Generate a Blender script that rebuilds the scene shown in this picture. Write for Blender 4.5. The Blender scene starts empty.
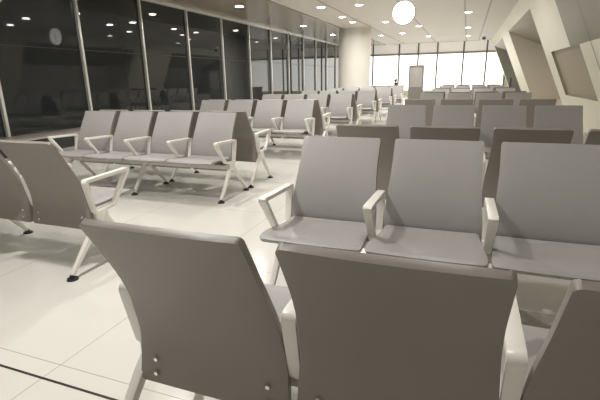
import bpy, bmesh, math, random
from mathutils import Vector, Matrix
random.seed(7)
C = bpy.context.scene.collection
PI = math.pi
H = 1.25            # camera height
P = 0.57            # seat pitch
ZC = 3.41           # ceiling height

# ------------------------------------------------------------------ materials
def mat(name, col, rough=0.5, metal=0.0, spec=0.5, emis=None, estr=0.0, noise=0.0, nscale=6.0, bump=0.0, bscale=200.0, coat=0.0):
    m = bpy.data.materials.new(name); m.use_nodes = True
    nt = m.node_tree; b = nt.nodes['Principled BSDF']
    b.inputs['Base Color'].default_value = (*col, 1)
    b.inputs['Roughness'].default_value = rough
    b.inputs['Metallic'].default_value = metal
    b.inputs['Specular IOR Level'].default_value = spec
    b.inputs['Coat Weight'].default_value = coat
    if emis:
        b.inputs['Emission Color'].default_value = (*emis, 1)
        b.inputs['Emission Strength'].default_value = estr
    tc = None
    if noise or bump:
        tc = nt.nodes.new('ShaderNodeTexCoord')
    if noise:
        n = nt.nodes.new('ShaderNodeTexNoise'); n.inputs['Scale'].default_value = nscale
        n.inputs['Detail'].default_value = 3
        nt.links.new(tc.outputs['Object'], n.inputs['Vector'])
        r = nt.nodes.new('ShaderNodeMapRange')
        r.inputs['To Min'].default_value = 1 - noise; r.inputs['To Max'].default_value = 1 + noise
        nt.links.new(n.outputs['Fac'], r.inputs['Value'])
        mx = nt.nodes.new('ShaderNodeVectorMath'); mx.operation = 'SCALE'
        mx.inputs[0].default_value = col
        nt.links.new(r.outputs['Result'], mx.inputs['Scale'])
        nt.links.new(mx.outputs['Vector'], b.inputs['Base Color'])
    if bump:
        n2 = nt.nodes.new('ShaderNodeTexNoise'); n2.inputs['Scale'].default_value = bscale
        nt.links.new(tc.outputs['Object'], n2.inputs['Vector'])
        bp = nt.nodes.new('ShaderNodeBump'); bp.inputs['Strength'].default_value = bump
        bp.inputs['Distance'].default_value = 0.002
        nt.links.new(n2.outputs['Fac'], bp.inputs['Height'])
        nt.links.new(bp.outputs['Normal'], b.inputs['Normal'])
    return m

M = {}
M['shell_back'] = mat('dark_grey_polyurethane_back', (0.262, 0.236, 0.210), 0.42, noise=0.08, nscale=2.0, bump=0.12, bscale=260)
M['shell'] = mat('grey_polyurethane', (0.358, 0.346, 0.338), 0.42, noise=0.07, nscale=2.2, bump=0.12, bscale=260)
M['white_metal'] = mat('white_powder_coat', (0.80, 0.78, 0.72), 0.30, spec=0.5)
M['beam'] = mat('pale_grey_metal', (0.60, 0.58, 0.54), 0.32, metal=0.3)
M['rubber'] = mat('black_rubber', (0.02, 0.02, 0.02), 0.5)
M['bolt'] = mat('chrome_bolt', (0.8, 0.8, 0.78), 0.2, metal=1.0)
M['ceiling'] = mat('cream_ceiling', (0.62, 0.575, 0.52), 0.55, noise=0.02, nscale=1.0)
M['soffit'] = mat('brown_soffit', (0.33, 0.28, 0.22), 0.22, noise=0.05, nscale=1.0)
M['wall'] = mat('cream_cladding', (0.76, 0.73, 0.60), 0.45, noise=0.02, nscale=1.0)
M['wall_panel'] = mat('darker_panel', (0.33, 0.29, 0.205), 0.5)  # shallow wall recess, darker in tone than the cladding
M['reveal'] = mat('beige_reveal', (0.70, 0.65, 0.56), 0.5)
M['reveal_far'] = mat('grey_green_reveal', (0.36, 0.36, 0.31), 0.5)
M['reveal_shade'] = mat('shaded_soffit_reveal', (0.30, 0.26, 0.20), 0.5)  # niche soffit: underside shade put into a darker colour
M['glass'] = mat('night_glass', (0.017, 0.020, 0.021), 0.03, spec=0.5)
M['mullion'] = mat('aluminium_mullion', (0.75, 0.74, 0.70), 0.25, metal=0.35)
M['dark'] = mat('dark_frame', (0.06, 0.055, 0.05), 0.4)
M['ledge'] = mat('brown_stone_ledge', (0.46, 0.42, 0.38), 0.25)
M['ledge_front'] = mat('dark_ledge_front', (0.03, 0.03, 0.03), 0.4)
M['column'] = mat('white_column', (0.66, 0.64, 0.58), 0.35)
M['glow'] = mat('lit_frosted_glazing', (0.9, 0.9, 0.86), 0.3, emis=(1.0, 0.985, 0.95), estr=2.0)
M['glow_dim'] = mat('dim_clerestory_glazing', (0.8, 0.77, 0.7), 0.3, emis=(1.0, 0.96, 0.88), estr=0.35)
M['wall_shade'] = mat('beige_cladding_shaded', (0.20, 0.185, 0.12), 0.45, noise=0.02, nscale=1.0)  # beige near cladding, darkened further to paint in the light falloff
M['lamp'] = mat('downlight_diffuser', (1, 1, 1), 0.4, emis=(1.0, 0.93, 0.80), estr=30.0)
M['lamp_rim'] = mat('downlight_rim', (0.85, 0.82, 0.76), 0.35)
M['clock_face'] = mat('backlit_clock_face', (1, 1, 1), 0.4, emis=(1.0, 0.98, 0.90), estr=2.4)
M['clock_rim'] = mat('clock_rim', (0.25, 0.24, 0.22), 0.35, metal=0.5)
M['clock_hand'] = mat('clock_hand', (0.45, 0.44, 0.42), 0.5)
M['totem'] = mat('grey_totem', (0.22, 0.21, 0.195), 0.4)
M['counter'] = mat('grey_counter', (0.42, 0.40, 0.38), 0.4)
M['leaf'] = mat('dark_leaf', (0.10, 0.12, 0.07), 0.5)
M['seam'] = mat('ceiling_seam', (0.33, 0.30, 0.26), 0.5)

def floor_mat():
    m = bpy.data.materials.new('cream_floor_tiles'); m.use_nodes = True
    nt = m.node_tree; b = nt.nodes['Principled BSDF']
    geo = nt.nodes.new('ShaderNodeNewGeometry')
    sep = nt.nodes.new('ShaderNodeSeparateXYZ'); nt.links.new(geo.outputs['Position'], sep.inputs[0])
    def line(axis, off, period, half):
        a = nt.nodes.new('ShaderNodeMath'); a.operation = 'SUBTRACT'; a.inputs[1].default_value = off - period / 2
        nt.links.new(sep.outputs[axis], a.inputs[0])
        w = nt.nodes.new('ShaderNodeMath'); w.operation = 'FLOORED_MODULO'; w.inputs[1].default_value = period
        nt.links.new(a.outputs[0], w.inputs[0])
        s = nt.nodes.new('ShaderNodeMath'); s.operation = 'SUBTRACT'; s.inputs[1].default_value = period / 2
        nt.links.new(w.outputs[0], s.inputs[0])
        ab = nt.nodes.new('ShaderNodeMath'); ab.operation = 'ABSOLUTE'; nt.links.new(s.outputs[0], ab.inputs[0])
        l = nt.nodes.new('ShaderNodeMath'); l.operation = 'LESS_THAN'; l.inputs[1].default_value = half
        nt.links.new(ab.outputs[0], l.inputs[0])
        return l.outputs[0]
    l1 = line('X', -1.65, 1.2, 0.0022); l2 = line('Y', 1.193, 1.2, 0.0022)
    mx = nt.nodes.new('ShaderNodeMath'); mx.operation = 'MAXIMUM'
    nt.links.new(l1, mx.inputs[0]); nt.links.new(l2, mx.inputs[1])
    l3 = line('Y', 1.098, 9.6, 0.0065)
    no = nt.nodes.new('ShaderNodeTexNoise'); no.inputs['Scale'].default_value = 0.9; no.inputs['Detail'].default_value = 4
    nt.links.new(geo.outputs['Position'], no.inputs['Vector'])
    base = nt.nodes.new('ShaderNodeMixRGB'); base.inputs[1].default_value = (0.70, 0.69, 0.635, 1); base.inputs[2].default_value = (0.75, 0.74, 0.69, 1)
    nt.links.new(no.outputs['Fac'], base.inputs[0])
    m1 = nt.nodes.new('ShaderNodeMixRGB'); m1.inputs[2].default_value = (0.42, 0.39, 0.33, 1)
    nt.links.new(mx.outputs[0], m1.inputs[0]); nt.links.new(base.outputs[0], m1.inputs[1])
    m2 = nt.nodes.new('ShaderNodeMixRGB'); m2.inputs[2].default_value = (0.05, 0.045, 0.04, 1)
    nt.links.new(l3, m2.inputs[0]); nt.links.new(m1.outputs[0], m2.inputs[1])
    nt.links.new(m2.outputs[0], b.inputs['Base Color'])
    b.inputs['Roughness'].default_value = 0.14
    b.inputs['Specular IOR Level'].default_value = 0.75
    return m
M['floor'] = floor_mat()

# ------------------------------------------------------------------ mesh helpers
def finish(name, bm, m, smooth=True, bevel=0.0, solid=0.0, seg=2, angle=35):
    """bmesh -> baked mesh datablock"""
    me = bpy.data.meshes.new(name)
    bmesh.ops.recalc_face_normals(bm, faces=bm.faces[:])
    bm.to_mesh(me); bm.free()
    me.materials.append(m)
    if bevel or solid:
        o = bpy.data.objects.new('baking', me); C.objects.link(o)
        if solid:
            s = o.modifiers.new('s', 'SOLIDIFY'); s.thickness = solid; s.offset = 0; s.use_even_offset = False
        if bevel:
            b = o.modifiers.new('b', 'BEVEL'); b.width = bevel; b.segments = seg; b.limit_method = 'ANGLE'; b.angle_limit = math.radians(40)
        dg = bpy.context.evaluated_depsgraph_get(); dg.update()
        me2 = bpy.data.meshes.new_from_object(o.evaluated_get(dg), depsgraph=dg)
        bpy.data.objects.remove(o); me2.name = name
        bpy.data.meshes.remove(me); me = me2
    if smooth:
        me.polygons.foreach_set('use_smooth', [True] * len(me.polygons))
        try: me.set_sharp_from_angle(angle=math.radians(angle))
        except Exception: pass
    return me

def link(name, me, parent=None, loc=(0, 0, 0), rot=(0, 0, 0)):
    o = bpy.data.objects.new(name, me); C.objects.link(o)
    o.location = loc; o.rotation_euler = rot
    if parent: o.parent = parent
    return o

def tag(o, label, cat, group=None):
    o['label'] = label; o['category'] = cat
    if group: o['group'] = group
    return o

def struct(name, me, parent=None, loc=(0, 0, 0)):
    o = link(name, me, parent, loc); o['kind'] = 'structure'
    return o

def box(bm, x0, x1, y0, y1, z0, z1):
    v = [bm.verts.new((x, y, z)) for x in (x0, x1) for y in (y0, y1) for z in (z0, z1)]
    for f in ((0, 1, 3, 2), (4, 6, 7, 5), (0, 4, 5, 1), (2, 3, 7, 6), (0, 2, 6, 4), (1, 5, 7, 3)):
        bm.faces.new([v[i] for i in f])

def cyl(bm, cx, cy, z0, z1, r0, r1=None, n=32, axis='Z'):
    r1 = r0 if r1 is None else r1
    a = []; b = []
    for i in range(n):
        t = 2 * PI * i / n; c, s = math.cos(t), math.sin(t)
        if axis == 'Z':
            a.append(bm.verts.new((cx + r0 * c, cy + r0 * s, z0))); b.append(bm.verts.new((cx + r1 * c, cy + r1 * s, z1)))
        elif axis == 'Y':   # cx=x centre, cy=z centre, z0..z1 = y range
            a.append(bm.verts.new((cx + r0 * c, z0, cy + r0 * s))); b.append(bm.verts.new((cx + r1 * c, z1, cy + r1 * s)))
    for i in range(n):
        j = (i + 1) % n; bm.faces.new((a[i], a[j], b[j], b[i]))
    bm.faces.new(a); bm.faces.new(b)

def rounded_loop(pts, r, seg=4):
    """closed polygon (2-D) with rounded corners"""
    out = []; n = len(pts)
    for i in range(n):
        p = Vector(pts[i]); a = (Vector(pts[i - 1]) - p).normalized(); b = (Vector(pts[(i + 1) % n]) - p).normalized()
        p0 = p + a * r; p1 = p + b * r
        for k in range(seg + 1):
            t = k / seg
            out.append((1 - t) ** 2 * p0 + 2 * t * (1 - t) * p + t * t * p1)
    return out

def sweep_flat(bm, path, hw, ht_fn, closed=True):
    """sweep a rectangle (width along X, thickness in the path plane) along a (y,z) path"""
    n = len(path); rings = []
    for i, p in enumerate(path):
        if closed:
            t = (path[(i + 1) % n] - path[i - 1]).normalized()
        else:
            t = (path[min(i + 1, n - 1)] - path[max(i - 1, 0)]).normalized()
        nn = Vector((-t.y, t.x)); th, w = ht_fn(i, p)
        w = w or hw
        q = [p + nn * th, p - nn * th]
        rings.append([bm.verts.new((s * w, q[k].x, q[k].y)) for s, k in ((-1, 0), (1, 0), (1, 1), (-1, 1))])
    m = n if closed else n - 1
    for i in range(m):
        a = rings[i]; b = rings[(i + 1) % n]
        for k in range(4):
            bm.faces.new((a[k], a[(k + 1) % 4], b[(k + 1) % 4], b[k]))
    if not closed:
        bm.faces.new(rings[0]); bm.faces.new(rings[-1])

def catmull(pts, per=6):
    out = []
    n = len(pts)
    for i in range(n - 1):
        p0 = Vector(pts[max(i - 1, 0)]); p1 = Vector(pts[i]); p2 = Vector(pts[i + 1]); p3 = Vector(pts[min(i + 2, n - 1)])
        for k in range(per):
            t = k / per
            out.append(0.5 * ((2 * p1) + (-p0 + p2) * t + (2 * p0 - 5 * p1 + 4 * p2 - p3) * t * t + (-p0 + 3 * p1 - 3 * p2 + p3) * t ** 3))
    out.append(Vector(pts[-1]))
    return out

# ------------------------------------------------------------------ seat pieces (facing -Y, y=0 above the leg centre)
def sheet(profile, hw_fn, r, dish, nu=12, corners=(True, True)):
    """surface: profile of (y,z) points, half width by arc fraction, rounded end corners of radius r"""
    bm = bmesh.new()
    L = [0]
    for i in range(1, len(profile)): L.append(L[-1] + (profile[i] - profile[i - 1]).length)
    tot = L[-1]
    # resample, denser at the ends
    ss = []
    k = 7
    for i in range(k): ss.append(r * (1 - math.cos(i / k * PI / 2)))
    m = 16
    for i in range(m + 1): ss.append(r + (tot - 2 * r) * i / m)
    for i in range(k - 1, -1, -1): ss.append(tot - r * (1 - math.cos(i / k * PI / 2)))
    rows = []
    for s in ss:
        j = 0
        while j < len(L) - 2 and L[j + 1] < s: j += 1
        t = (s - L[j]) / (L[j + 1] - L[j]); t = max(0, min(1, t))
        p = profile[j].lerp(profile[j + 1], t)
        tan = (profile[j + 1] - profile[j]).normalized(); nrm = Vector((-tan.y, tan.x))
        w = hw_fn(s / tot)
        cut = 0
        if s < r and corners[0]: d = r - s; cut = r - math.sqrt(max(0, r * r - d * d))
        if tot - s < r and corners[1]: d = r - (tot - s); cut = r - math.sqrt(max(0, r * r - d * d))
        w -= cut
        row = []
        for i in range(nu + 1):
            u = -1 + 2 * i / nu
            q = p + nrm * (dish * (u * u))
            row.append(bm.verts.new((u * w, q.x, q.y)))
        rows.append(row)
    for a, b in zip(rows, rows[1:]):
        for i in range(nu):
            bm.faces.new((a[i], a[i + 1], b[i + 1], b[i]))
    return bm

back_prof = catmull([(0.064, 0.268), (0.050, 0.36), (0.048, 0.46), (0.074, 0.57), (0.122, 0.68), (0.183, 0.79), (0.245, 0.895)], 6)
bm = sheet(back_prof, lambda t: 0.242 + 0.030 * (lambda q: q * q * (3 - 2 * q))(max(0, 1 - t / 0.8)), 0.015, 0.003)
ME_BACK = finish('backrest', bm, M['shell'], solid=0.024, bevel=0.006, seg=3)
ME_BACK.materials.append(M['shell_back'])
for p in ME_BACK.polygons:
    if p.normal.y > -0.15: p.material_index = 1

seat_prof = catmull([(0.020, 0.425), (-0.03, 0.415), (-0.14, 0.420), (-0.28, 0.437), (-0.37, 0.440), (-0.405, 0.425)], 6)
bm = sheet(seat_prof, lambda t: 0.248 + 0.028 * min(1, t * 1.15), 0.022, -0.004)
ME_SEAT = finish('seat', bm, M['shell'], solid=0.020, bevel=0.005)

# armrest loop
loop = rounded_loop([(-0.325, 0.628), (0.075, 0.615), (0.030, 0.385), (-0.150, 0.400)], 0.018, 4)
bm = bmesh.new()
def arm_t(i, p):
    return ((0.012 if p.y > 0.58 else 0.0105), (0.022 if p.y > 0.58 else 0.019))
sweep_flat(bm, loop, 0.022, arm_t)
ME_ARM = finish('armrest', bm, M['white_metal'], bevel=0.004)

# leg: central post and an inverted V of two tapering limbs
bm = bmesh.new()
def limb(sgn):
    path = [Vector(p) for p in catmull([(sgn * 0.015 - 0.03, 0.335), (sgn * 0.07 - 0.02, 0.285), (sgn * 0.17 - 0.005, 0.16), (sgn * 0.285, 0.028)], 6)]
    n = len(path)
    sweep_flat(bm, path, 0.02, lambda i, p: (0.024 - 0.012 * i / n, 0.022 - 0.008 * i / n), closed=False)
limb(-1); limb(1)
box(bm, -0.022, 0.022, -0.075, 0.025, 0.30, 0.395)
ME_LEG = finish('leg', bm, M['white_metal'], bevel=0.005)
bm = bmesh.new(); cyl(bm, 0, 0, 0.0, 0.012, 0.038, 0.034, 24); cyl(bm, 0, 0, 0.012, 0.034, 0.018, 0.014, 16)
ME_PAD = finish('foot_pad', bm, M['rubber'])
bm = bmesh.new(); cyl(bm, 0, 0, 0, 0.007, 0.009, 0.007, 12, axis='Y')
ME_BOLT = finish('bolt', bm, M['bolt'])
# bracket under each seat pan
bm = bmesh.new()
box(bm, -0.115, -0.085, -0.26, 0.02, 0.375, 0.408); box(bm, 0.085, 0.115, -0.26, 0.02, 0.375, 0.408)
box(bm, -0.12, 0.12, -0.10, 0.01, 0.365, 0.385)
ME_BRACKET = finish('seat_bracket', bm, M['beam'], bevel=0.004)
BEAMS = {}
def beam_mesh(n):
    if n not in BEAMS:
        bm = bmesh.new()
        box(bm, 0.0, n * P, -0.085, -0.005, 0.315, 0.365)
        BEAMS[n] = finish('beam', bm, M['beam'], bevel=0.006)
    return BEAMS[n]

def bank(x_left, yc, n, away, label, detail=2, legs=None):
    """a bench of n seats on one beam; away=False faces the camera (-Y)"""
    e = bpy.data.objects.new('waiting_bench', None); C.objects.link(e); e.empty_display_size = 0.2
    e.location = (x_left + (n * P if away else 0), yc, 0)
    e.rotation_euler = (0, 0, PI if away else 0)
    tag(e, label, 'bench', 'rows of grey beam seating')
    link('beam', beam_mesh(n), e)
    for i in range(n):
        x = (i + 0.5) * P
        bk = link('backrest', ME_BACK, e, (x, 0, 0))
        st = link('seat', ME_SEAT, e, (x, 0, 0))
        if detail >= 1: link('seat_bracket', ME_BRACKET, e, (x, 0, 0))
        if detail >= 2:
            for dx in (-0.205, 0.205):
                for dz, dy in ((0.305, 0.072), (0.355, 0.065)):
                    link('bolt', ME_BOLT, bk, (dx, dy - 0.002, dz))
    for i in range(n + 1):
        link('armrest', ME_ARM, e, (i * P, 0, 0))
    for i in (legs if legs is not None else range(0, n + 1, 2)):
        lg = link('leg', ME_LEG, e, (i * P, 0, 0))
        if detail >= 1:
            for sgn in (-1, 1): link('foot_pad', ME_PAD, lg, (0, sgn * 0.285, 0))
    return e

XR = -0.980; XL = -4.613
R = 'right-hand block'
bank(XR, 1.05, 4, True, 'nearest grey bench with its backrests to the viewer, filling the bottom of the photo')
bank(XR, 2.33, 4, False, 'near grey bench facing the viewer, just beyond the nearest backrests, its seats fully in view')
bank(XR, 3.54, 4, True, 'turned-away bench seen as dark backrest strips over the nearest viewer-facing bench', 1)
bank(XR, 5.56, 4, False, 'second viewer-facing bench on the right, four backrests beside the darker wall recess', 1)
bank(XR, 7.62, 4, True, 'second turned-away bench on the right, a thin dark strip over the second viewer-facing one', 1)
bank(XR, 9.85, 4, False, 'third viewer-facing bench on the right, backs below the first wall niche', 0)
bank(XR, 11.2, 4, True, 'third turned-away bench on the right, dark backs just beyond the third viewer-facing one', 0)
bank(XR, 13.2, 4, False, '4th viewer-facing bench on the right, small and far under the bright end windows', 0)
bank(XR, 14.9, 4, True, '4th turned-away bench on the right, far dark backs near the second wall niche', 0)
bank(XR, 17.2, 4, False, 'fifth viewer-facing bench on the right, a tiny row before the end windows', 0)
bank(XR, 19.6, 4, True, 'farthest bench on the right, tiny backs touching the foot of the end windows', 0)
bank(XL, 2.17, 4, True, 'turned-away bench at the left edge of the photo, white armrest at its right end')
bank(XL, 4.07, 4, False, 'four-seat grey bench facing the viewer beside the dark windows, white arms and legs visible')
bank(XL, 4.76, 4, True, 'bench back to back behind the left four-seat bench, only its dark end side visible', 1)
bank(XL, 6.77, 4, False, 'second viewer-facing bench on the left, behind the back-to-back pair', 1)
bank(XL, 7.46, 4, True, 'bench back to back with the second viewer-facing left bench, its dark end side showing', 1)
bank(XL, 9.40, 4, False, 'third viewer-facing bench on the left, before the pale far side windows', 0)
bank(XL, 10.09, 4, True, 'bench back to back with the third viewer-facing left bench', 0)
bank(XL, 12.1, 4, False, 'viewer-facing bench on the left standing just before the big white column', 0)
bank(XL, 12.79, 4, True, 'bench back to back with the 4th viewer-facing left bench', 0)
bank(XL, 14.9, 4, False, 'fifth viewer-facing bench on the left, small row right of the white column foot', 0)
bank(XL, 15.6, 4, True, 'bench back to back with the fifth viewer-facing left bench', 0)
bank(XL, 17.6, 4, False, 'farthest viewer-facing bench on the left, close to the grey counter', 0)

# ------------------------------------------------------------------ room
XG = -8.2; YE = 31.5; YB = -3.0; SL = 0.434; X0 = 2.75
XCW = X0 - SL * ZC
bm = bmesh.new(); box(bm, -8.5, 5.6, YB, YE + 0.6, -0.1, 0.0)
struct('floor', finish('floor', bm, M['floor'], smooth=False))
bm = bmesh.new(); box(bm, -5.42, 4.2, YB, YE + 0.6, ZC, ZC + 0.1)
ceil = struct('ceiling', finish('ceiling', bm, M['ceiling'], smooth=False))
bm = bmesh.new(); box(bm, -8.5, -5.42, YB, YE + 0.6, ZC - 0.03, ZC + 0.1)
struct('ceiling_soffit', finish('ceiling_soffit', bm, M['soffit'], smooth=False))
for i, x in enumerate((-4.2, -2.1, -0.25, 0.50)):
    bm = bmesh.new(); box(bm, x - 0.03, x + 0.03, YB, YE, ZC - 0.004, ZC + 0.01)
    struct('trim_%d' % (i + 1), finish('trim', bm, M['seam'], smooth=False))

# left glazing
bays = [5.77 + 2.07 * i for i in range(-4, 13)]
wn = 0
for a, b in zip(bays, bays[1:]):
    wn += 1
    bm = bmesh.new(); box(bm, XG - 0.02, XG, a, b, 0.27, ZC - 0.06)
    w = struct('window_%d' % wn, finish('window', bm, M['glass'], smooth=False))
    bm = bmesh.new(); box(bm, XG - 0.03, XG + 0.07, a - 0.03, a + 0.03, 0.27, ZC - 0.03)
    link('mullion', finish('mullion', bm, M['mullion'], bevel=0.008), w)
    bm = bmesh.new(); box(bm, XG, XG + 0.004, a + 0.03, b - 0.03, 1.952, 1.968)
    link('transom', finish('transom', bm, M['rubber'], smooth=False), w)
bm = bmesh.new(); box(bm, XG - 0.05, XG + 0.06, bays[0], bays[-1], ZC - 0.10, ZC - 0.03)
struct('trim_5', finish('trim', bm, M['mullion'], smooth=False))
bm = bmesh.new(); box(bm, XG - 0.3, XG - 0.02, YB, YE + 0.6, 0, ZC)
struct('wall_left', finish('wall_left', bm, M['dark'], smooth=False))
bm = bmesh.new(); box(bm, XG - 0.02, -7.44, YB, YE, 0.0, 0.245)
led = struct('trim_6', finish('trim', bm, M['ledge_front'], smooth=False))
bm = bmesh.new(); box(bm, XG - 0.02, -7.40, YB, YE, 0.245, 0.27)
link('ledge_top', finish('ledge_top', bm, M['ledge'], bevel=0.004), led)
# dark frame where the glazing meets the end wall past the last bay
bm = bmesh.new(); box(bm, XG - 0.02, XG + 0.05, bays[-1], YE, 0.27, ZC - 0.03)
struct('wall_left_end', finish('wall', bm, M['wall'], smooth=False))

# right slanted wall with deep openings
def wx(z): return X0 - SL * z
niches = [(14.15, 20.85, 0.25, 2.99), (24.3, 30.9, 0.25, 2.99)]
panel = (10.1, 13.2, 0.72, 1.80)
ys = sorted(set([YB, YE, 9.25, 10.9] + [v for n in niches for v in n[:2]] + list(panel[:2])))
zs = sorted(set([0, ZC, 0.25, 2.99, panel[2], panel[3]]))
bm = bmesh.new()
def quad(bm, pts): bm.faces.new([bm.verts.new(p) for p in pts])
for ya, yb in zip(ys, ys[1:]):
    for za, zb in zip(zs, zs[1:]):
        ym, zm = (ya + yb) / 2, (za + zb) / 2
        if any(n[0] < ym < n[1] and n[2] < zm < n[3] for n in niches): continue
        if panel[0] < ym < panel[1] and panel[2] < zm < panel[3]: continue
        quad(bm, [(wx(za), ya, za), (wx(za), yb, za), (wx(zb), yb, zb), (wx(zb), ya, zb)])
bmesh.ops.remove_doubles(bm, verts=bm.verts[:], dist=1e-5)
me = finish('wall_right', bm, M['wall'], smooth=False); me.materials.append(M['wall_shade'])
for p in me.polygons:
    if p.center.y < 10.9 and p.center.z > 1.3: p.material_index = 1  # painted falloff on the near upper wall
wr = struct('wall_right', me)
for (a, b, z0, z1) in niches:
    D = 1.9; dz = -0.85
    bm = bmesh.new()
    A = lambda y, z: (wx(z), y, z)
    B = lambda y, z: (wx(z1) + D + (0.6 if z == z0 else 0), y, (z1 + dz) if z == z1 else z0 )
    quad(bm, [A(b, z0), A(b, z1), B(b, z1), B(b, z0)])      # far side
    quad(bm, [A(a, z0), A(a, z1), B(a, z1), B(a, z0)])      # near side
    quad(bm, [A(a, z0), A(b, z0), B(b, z0), B(a, z0)])      # sill
    quad(bm, [B(a, z0), B(b, z0), B(b, z1), B(a, z1)])      # back
    link('niche_reveal', finish('niche_reveal', bm, M['reveal'] if a < 20 else M['reveal_far'], smooth=False), wr)
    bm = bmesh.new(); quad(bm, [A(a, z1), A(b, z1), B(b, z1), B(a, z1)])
    link('niche_soffit', finish('niche_soffit', bm, M['reveal_shade'], smooth=False), wr)
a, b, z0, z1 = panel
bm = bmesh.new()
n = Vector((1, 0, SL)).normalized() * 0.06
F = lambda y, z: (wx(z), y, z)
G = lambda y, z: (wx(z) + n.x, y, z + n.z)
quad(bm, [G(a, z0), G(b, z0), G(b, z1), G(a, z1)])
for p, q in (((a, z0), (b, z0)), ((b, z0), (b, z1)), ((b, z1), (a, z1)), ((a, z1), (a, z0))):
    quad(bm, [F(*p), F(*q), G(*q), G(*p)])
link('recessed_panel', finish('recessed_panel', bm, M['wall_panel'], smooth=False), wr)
bm = bmesh.new()
for y in (9.25,):
    quad(bm, [(wx(0) - 0.004, y - 0.014, 0), (wx(0) - 0.004, y + 0.014, 0), (wx(ZC) - 0.004, y + 0.014, ZC), (wx(ZC) - 0.004, y - 0.014, ZC)])
link('panel_joint', finish('panel_joint', bm, M['dark'], smooth=False), wr)
# roof over the slanted side, keeps the niches closed
bm = bmesh.new(); box(bm, 5.3, 5.5, YB, YE + 0.6, 0, ZC)
struct('wall_outer', finish('wall', bm, M['wall'], smooth=False))

# end wall of lit glazing
def end_y(x): return YE
bm = bmesh.new()
box(bm, -8.2, 5.4, YE, YE + 0.3, 0.0, 0.35)
box(bm, 2.2, 5.4, YE, YE + 0.3, 0.35, ZC)
struct('wall_back', finish('wall_back', bm, M['wall'], smooth=False))
xs = [-8.15, -6.3, -4.50, -3.23, -1.99, -0.35, 1.05, 2.2]  # leftmost bay added unseen behind the column, to reflect in the side glass
for i, (a, b) in enumerate(zip(xs, xs[1:])):
    wn += 1
    bm = bmesh.new(); box(bm, a, b, YE + 0.05, YE + 0.08, 0.35, 2.72)
    w = struct('window_%d' % wn, finish('window', bm, M['glow'], smooth=False))
    bm = bmesh.new(); box(bm, a, b, YE + 0.05, YE + 0.08, 2.72, ZC)
    link('clerestory_pane', finish('clerestory_pane', bm, M['glow_dim'], smooth=False), w)
    bm = bmesh.new()
    t = 0.05
    box(bm, b - t, b + t, YE - 0.03, YE + 0.04, 0.35, ZC)
    link('mullion', finish('mullion', bm, M['totem'], smooth=False), w)
    bm = bmesh.new(); box(bm, a + t, b - t, YE - 0.02, YE + 0.04, 2.66, 2.80)
    link('transom', finish('transom', bm, M['counter'], smooth=False), w)
bm = bmesh.new(); box(bm, -6.0, -5.75, 26.0, 26.25, 0, ZC)
struct('trim_7', finish('trim', bm, M['dark'], smooth=False))

# big round column
bm = bmesh.new(); cyl(bm, 0, 0, 0, ZC, 0.74, n=64)
o = struct('trim_8', finish('round_column', bm, M['column']), loc=(-5.02, 20.7, 0))
bm = bmesh.new(); cyl(bm, 0, 0, 0, 0.12, 0.755, n=64)
link('base_ring', finish('base_ring', bm, M['counter']), o)

# ------------------------------------------------------------------ lights
def disc(r, z, m, name, n=32):
    bm = bmesh.new(); cyl(bm, 0, 0, z, z + 0.006, r, n=n); return finish(name, bm, m)
ME_DIF = disc(0.115, 0.0, M['lamp'], 'diffuser')
bm = bmesh.new()
N = 32; rings = []
for r, z in ((0.118, -0.002), (0.150, -0.008), (0.155, 0.006)):
    rings.append([bm.verts.new((r * math.cos(2 * PI * i / N), r * math.sin(2 * PI * i / N), z)) for i in range(N)])
for A_, B_ in zip(rings, rings[1:]):
    for i in range(N): bm.faces.new((A_[i], A_[(i + 1) % N], B_[(i + 1) % N], B_[i]))
ME_RIM = finish('rim', bm, M['lamp_rim'])
LAMP_W = 33.0
def downlight(x, y, label, zc=ZC, power=1.0):
    e = bpy.data.objects.new('ceiling_downlight', None); C.objects.link(e); e.location = (x, y, zc - 0.008)
    tag(e, label, 'ceiling light', 'round recessed ceiling downlights')
    link('diffuser', ME_DIF, e); link('rim', ME_RIM, e)
    ld = bpy.data.lights.new('downlight', 'AREA'); ld.shape = 'DISK'; ld.size = 0.22; ld.energy = LAMP_W * power
    ld.color = (1.0, 0.97, 0.935); ld.spread = math.radians(170)
    lo = bpy.data.objects.new('downlight_lamp', ld); C.objects.link(lo); lo.location = (x, y, zc - 0.03)
cols = {-6.6: ([2.4, 7.1, 12.5, 18.1, 22.5, 26.6], 'over the window side soffit'),
        -4.5: ([2.9, 5.6, 8.8, 11.4, 14.0, 16.5, 18.15, 24.5], 'over the left seating block'),
        -3.3: ([3.9, 8.9, 14.1, 18.8, 23.9], 'left of the round clock'),
        -2.2: ([1.6, 6.6, 11.45, 16.4, 21.0, 26.4], 'right of the round clock'),
        -0.15: ([2.0, 7.2, 12.4, 17.4, 22.8, 27.4], 'over the right seating block')}
shown = {(-6.6, 12.5): 'warm round downlight glowing in the brown soffit, nearest and leftmost one in view',
         (-6.6, 18.1): 'round downlight in the brown soffit above the paler left windows',
         (-6.6, 22.5): 'small downlight in the brown soffit beside the top of the white column',
         (-4.5, 16.5): 'downlight in the cream ceiling just in front of the white column, upper of two',
         (-4.5, 18.15): 'downlight in the cream ceiling touching the top of the white column',
         (-3.3, 14.1): 'downlight at the top edge of the photo, left of the round clock',
         (-3.3, 18.8): 'downlight just left of and below the hanging clock',
         (-2.2, 21.0): 'downlight just right of and below the hanging clock',
         (-0.15, 17.4): 'faint downlight in the cream ceiling between clock and slanted right wall'}
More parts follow.
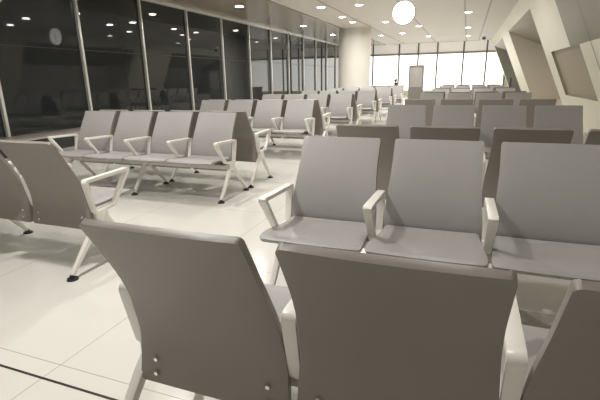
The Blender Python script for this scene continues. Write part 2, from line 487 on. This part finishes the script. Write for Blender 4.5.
for x, (yl, where) in cols.items():
    for y in yl:
        lab = shown.get((x, y), 'round recessed ceiling downlight %s' % where)
        pw = 1.0
        if x == -2.2 and y < 8: pw = 1.9
        if y < 9 and x == -0.15: pw = 0.55
        if x < -4 and y < 9: pw = 0.3
        if x == -6.6 and 9 < y < 14: pw = 0.6
        if x == -3.3 and y < 10: pw = 1.2
        if y > 13 and x > -6: pw = 1.15
        downlight(x, y, lab, zc=(ZC - 0.03 if x < -5.42 else ZC), power=pw)

# ------------------------------------------------------------------ hanging clock
e = bpy.data.objects.new('hanging_clock', None); C.objects.link(e); e.location = (-1.77, 12.95, 2.94)
tag(e, 'round white glowing wall-less clock hanging from the ceiling on a short rod', 'clock')
e['label'] = 'round glowing white clock hanging from the ceiling on a short rod'
bm = bmesh.new(); cyl(bm, 0, 0, -0.05, 0.05, 0.315, n=64, axis='Y'); link('case', finish('case', bm, M['clock_rim'], bevel=0.012), e)
for sgn in (-1, 1):
    bm = bmesh.new(); cyl(bm, 0, 0, sgn * 0.051, sgn * 0.056, 0.298, n=64, axis='Y')
    face = link('face', finish('face', bm, M['clock_face']), e)
    for k in range(12):
        bm = bmesh.new()
        a = k * PI / 6; r0, r1 = 0.235, 0.27
        v = []
        for rr, dd in ((r0, -0.007), (r0, 0.007), (r1, 0.007), (r1, -0.007)):
            v.append(bm.verts.new((rr * math.sin(a) + dd * math.cos(a), sgn * 0.0575, rr * math.cos(a) - dd * math.sin(a))))
        bm.faces.new(v)
        link('hour_mark', finish('hour_mark', bm, M['clock_hand'], smooth=False), face)
    for nm, a, ln, w in (('minute_hand', math.radians(8), 0.21, 0.008), ('hour_hand', math.radians(150), 0.14, 0.011)):
        bm = bmesh.new(); v = []
        for rr, dd in ((-0.03, -w), (-0.03, w), (ln, w * 0.6), (ln, -w * 0.6)):
            v.append(bm.verts.new((-sgn * (rr * math.sin(a) + dd * math.cos(a)), sgn * 0.059, rr * math.cos(a) - dd * math.sin(a))))
        bm.faces.new(v); link(nm, finish(nm, bm, M['clock_hand'], smooth=False), face)
bm = bmesh.new(); cyl(bm, 0, 0, 0.31, ZC - 2.94, 0.018, n=16); link('rod', finish('rod', bm, M['clock_rim']), e)
bm = bmesh.new(); cyl(bm, 0, 0, ZC - 2.94 - 0.02, ZC - 2.94, 0.06, n=24); link('ceiling_rose', finish('ceiling_rose', bm, M['clock_rim']), e)

# ------------------------------------------------------------------ far furniture
e = bpy.data.objects.new('information_totem', None); C.objects.link(e); e.location = (-2.40, 23.0, 0)
tag(e, 'tall grey information totem standing before the bright end windows', 'totem')
bm = bmesh.new(); box(bm, -0.36, 0.36, -0.10, 0.10, 0.06, 1.80); link('housing', finish('housing', bm, M['totem'], bevel=0.02), e)
bm = bmesh.new(); box(bm, -0.29, 0.29, -0.112, -0.10, 0.75, 1.68); link('screen', finish('screen', bm, M['counter'], bevel=0.004), e)
bm = bmesh.new(); box(bm, -0.42, 0.42, -0.20, 0.20, 0.0, 0.06); link('base', finish('base', bm, M['dark'], bevel=0.01), e)

e = bpy.data.objects.new('service_counter', None); C.objects.link(e); e.location = (-4.0, 24.0, 0)
tag(e, 'low grey service counter right of the white column, under the end windows', 'counter')
bm = bmesh.new(); box(bm, -0.85, 0.85, -0.3, 0.3, 0, 0.78); link('counter_body', finish('counter_body', bm, M['counter'], bevel=0.01), e)
bm = bmesh.new(); box(bm, -0.9, 0.9, -0.35, 0.35, 0.78, 0.83); link('countertop', finish('countertop', bm, M['counter'], bevel=0.01), e)

e = bpy.data.objects.new('potted_plant', None); C.objects.link(e); e.location = (-3.55, 24.0, 0.83)
tag(e, 'small dark potted plant on the grey service counter', 'plant')
bm = bmesh.new(); cyl(bm, 0, 0, 0, 0.14, 0.07, 0.10, 20); link('pot', finish('pot', bm, M['dark']), e)
bm = bmesh.new()
for k in range(26):
    a = random.uniform(0, 2 * PI); tl = random.uniform(0.12, 0.3); lean = random.uniform(0.1, 1.0)
    d = Vector((math.cos(a) * lean, math.sin(a) * lean, 1)).normalized(); s = Vector((-math.sin(a), math.cos(a), 0)) * 0.022
    p0 = Vector((0, 0, 0.13)); p1 = p0 + d * tl * 0.6; p2 = p0 + d * tl + Vector((0, 0, -0.03 * lean))
    v = [bm.verts.new(q) for q in (p0, p1 + s, p2, p1 - s)]; bm.faces.new(v)
link('leaves', finish('leaves', bm, M['leaf'], smooth=False), e)

e = bpy.data.objects.new('queue_post', None); C.objects.link(e); e.location = (2.0, 24.0, 0)
tag(e, 'slim dark post standing at the foot of the right slanted wall near the end windows', 'post')
bm = bmesh.new(); cyl(bm, 0, 0, 0, 0.03, 0.16, n=28); link('base', finish('base', bm, M['dark']), e)
bm = bmesh.new(); cyl(bm, 0, 0, 0.03, 1.08, 0.05, n=20); link('pole', finish('pole', bm, M['dark']), e)
bm = bmesh.new(); cyl(bm, 0, 0, 1.08, 1.12, 0.062, n=20); link('cap', finish('cap', bm, M['dark']), e)

e = bpy.data.objects.new('security_camera', None); C.objects.link(e); e.location = (0.72, 28.5, ZC)
tag(e, 'small dark dome camera on the ceiling by the slanted wall', 'camera')
bm = bmesh.new(); cyl(bm, 0, 0, -0.05, 0, 0.12, n=24); link('mount', finish('mount', bm, M['lamp_rim']), e)
bm = bmesh.new(); bmesh.ops.create_uvsphere(bm, u_segments=20, v_segments=12, radius=0.11)
bmesh.ops.translate(bm, verts=bm.verts[:], vec=(0, 0, -0.06)); link('dome', finish('dome', bm, M['dark']), e)

# ------------------------------------------------------------------ world and camera
w = bpy.data.worlds.new('world'); bpy.context.scene.world = w; w.use_nodes = True
w.node_tree.nodes['Background'].inputs[0].default_value = (1.0, 0.97, 0.93, 1)
w.node_tree.nodes['Background'].inputs[1].default_value = 0.50  # added warm fill, entering through the open side behind the camera

CF, cp, cy, cr = 428.94, math.radians(15.782), math.radians(20.8355), math.radians(-1.04176)
fh = Vector((-math.sin(cy), math.cos(cy), 0)); r = Vector((math.cos(cy), math.sin(cy), 0)); z = Vector((0, 0, 1))
fw = fh * math.cos(cp) - z * math.sin(cp); up = fh * math.sin(cp) + z * math.cos(cp)
r2 = r * math.cos(cr) + up * math.sin(cr); u2 = -r * math.sin(cr) + up * math.cos(cr)
cam = bpy.data.cameras.new('camera'); cam.sensor_width = 36; cam.lens = CF / 600 * 36; cam.clip_start = 0.05; cam.clip_end = 200
co = bpy.data.objects.new('camera', cam); C.objects.link(co)
mw = Matrix((r2, u2, -fw)).transposed().to_4x4(); mw.translation = Vector((0, 0, H)); co.matrix_world = mw
bpy.context.scene.camera = co
vs = bpy.context.scene.view_settings
vs.view_transform = 'Standard'; vs.look = 'None'; vs.exposure = 0.0; vs.gamma = 1.0
cs = bpy.context.scene.cycles
cs.max_bounces = 6; cs.diffuse_bounces = 4; cs.glossy_bounces = 4; cs.use_denoising = True
cs.sample_clamp_indirect = 4.0; cs.caustics_reflective = False; cs.caustics_refractive = False
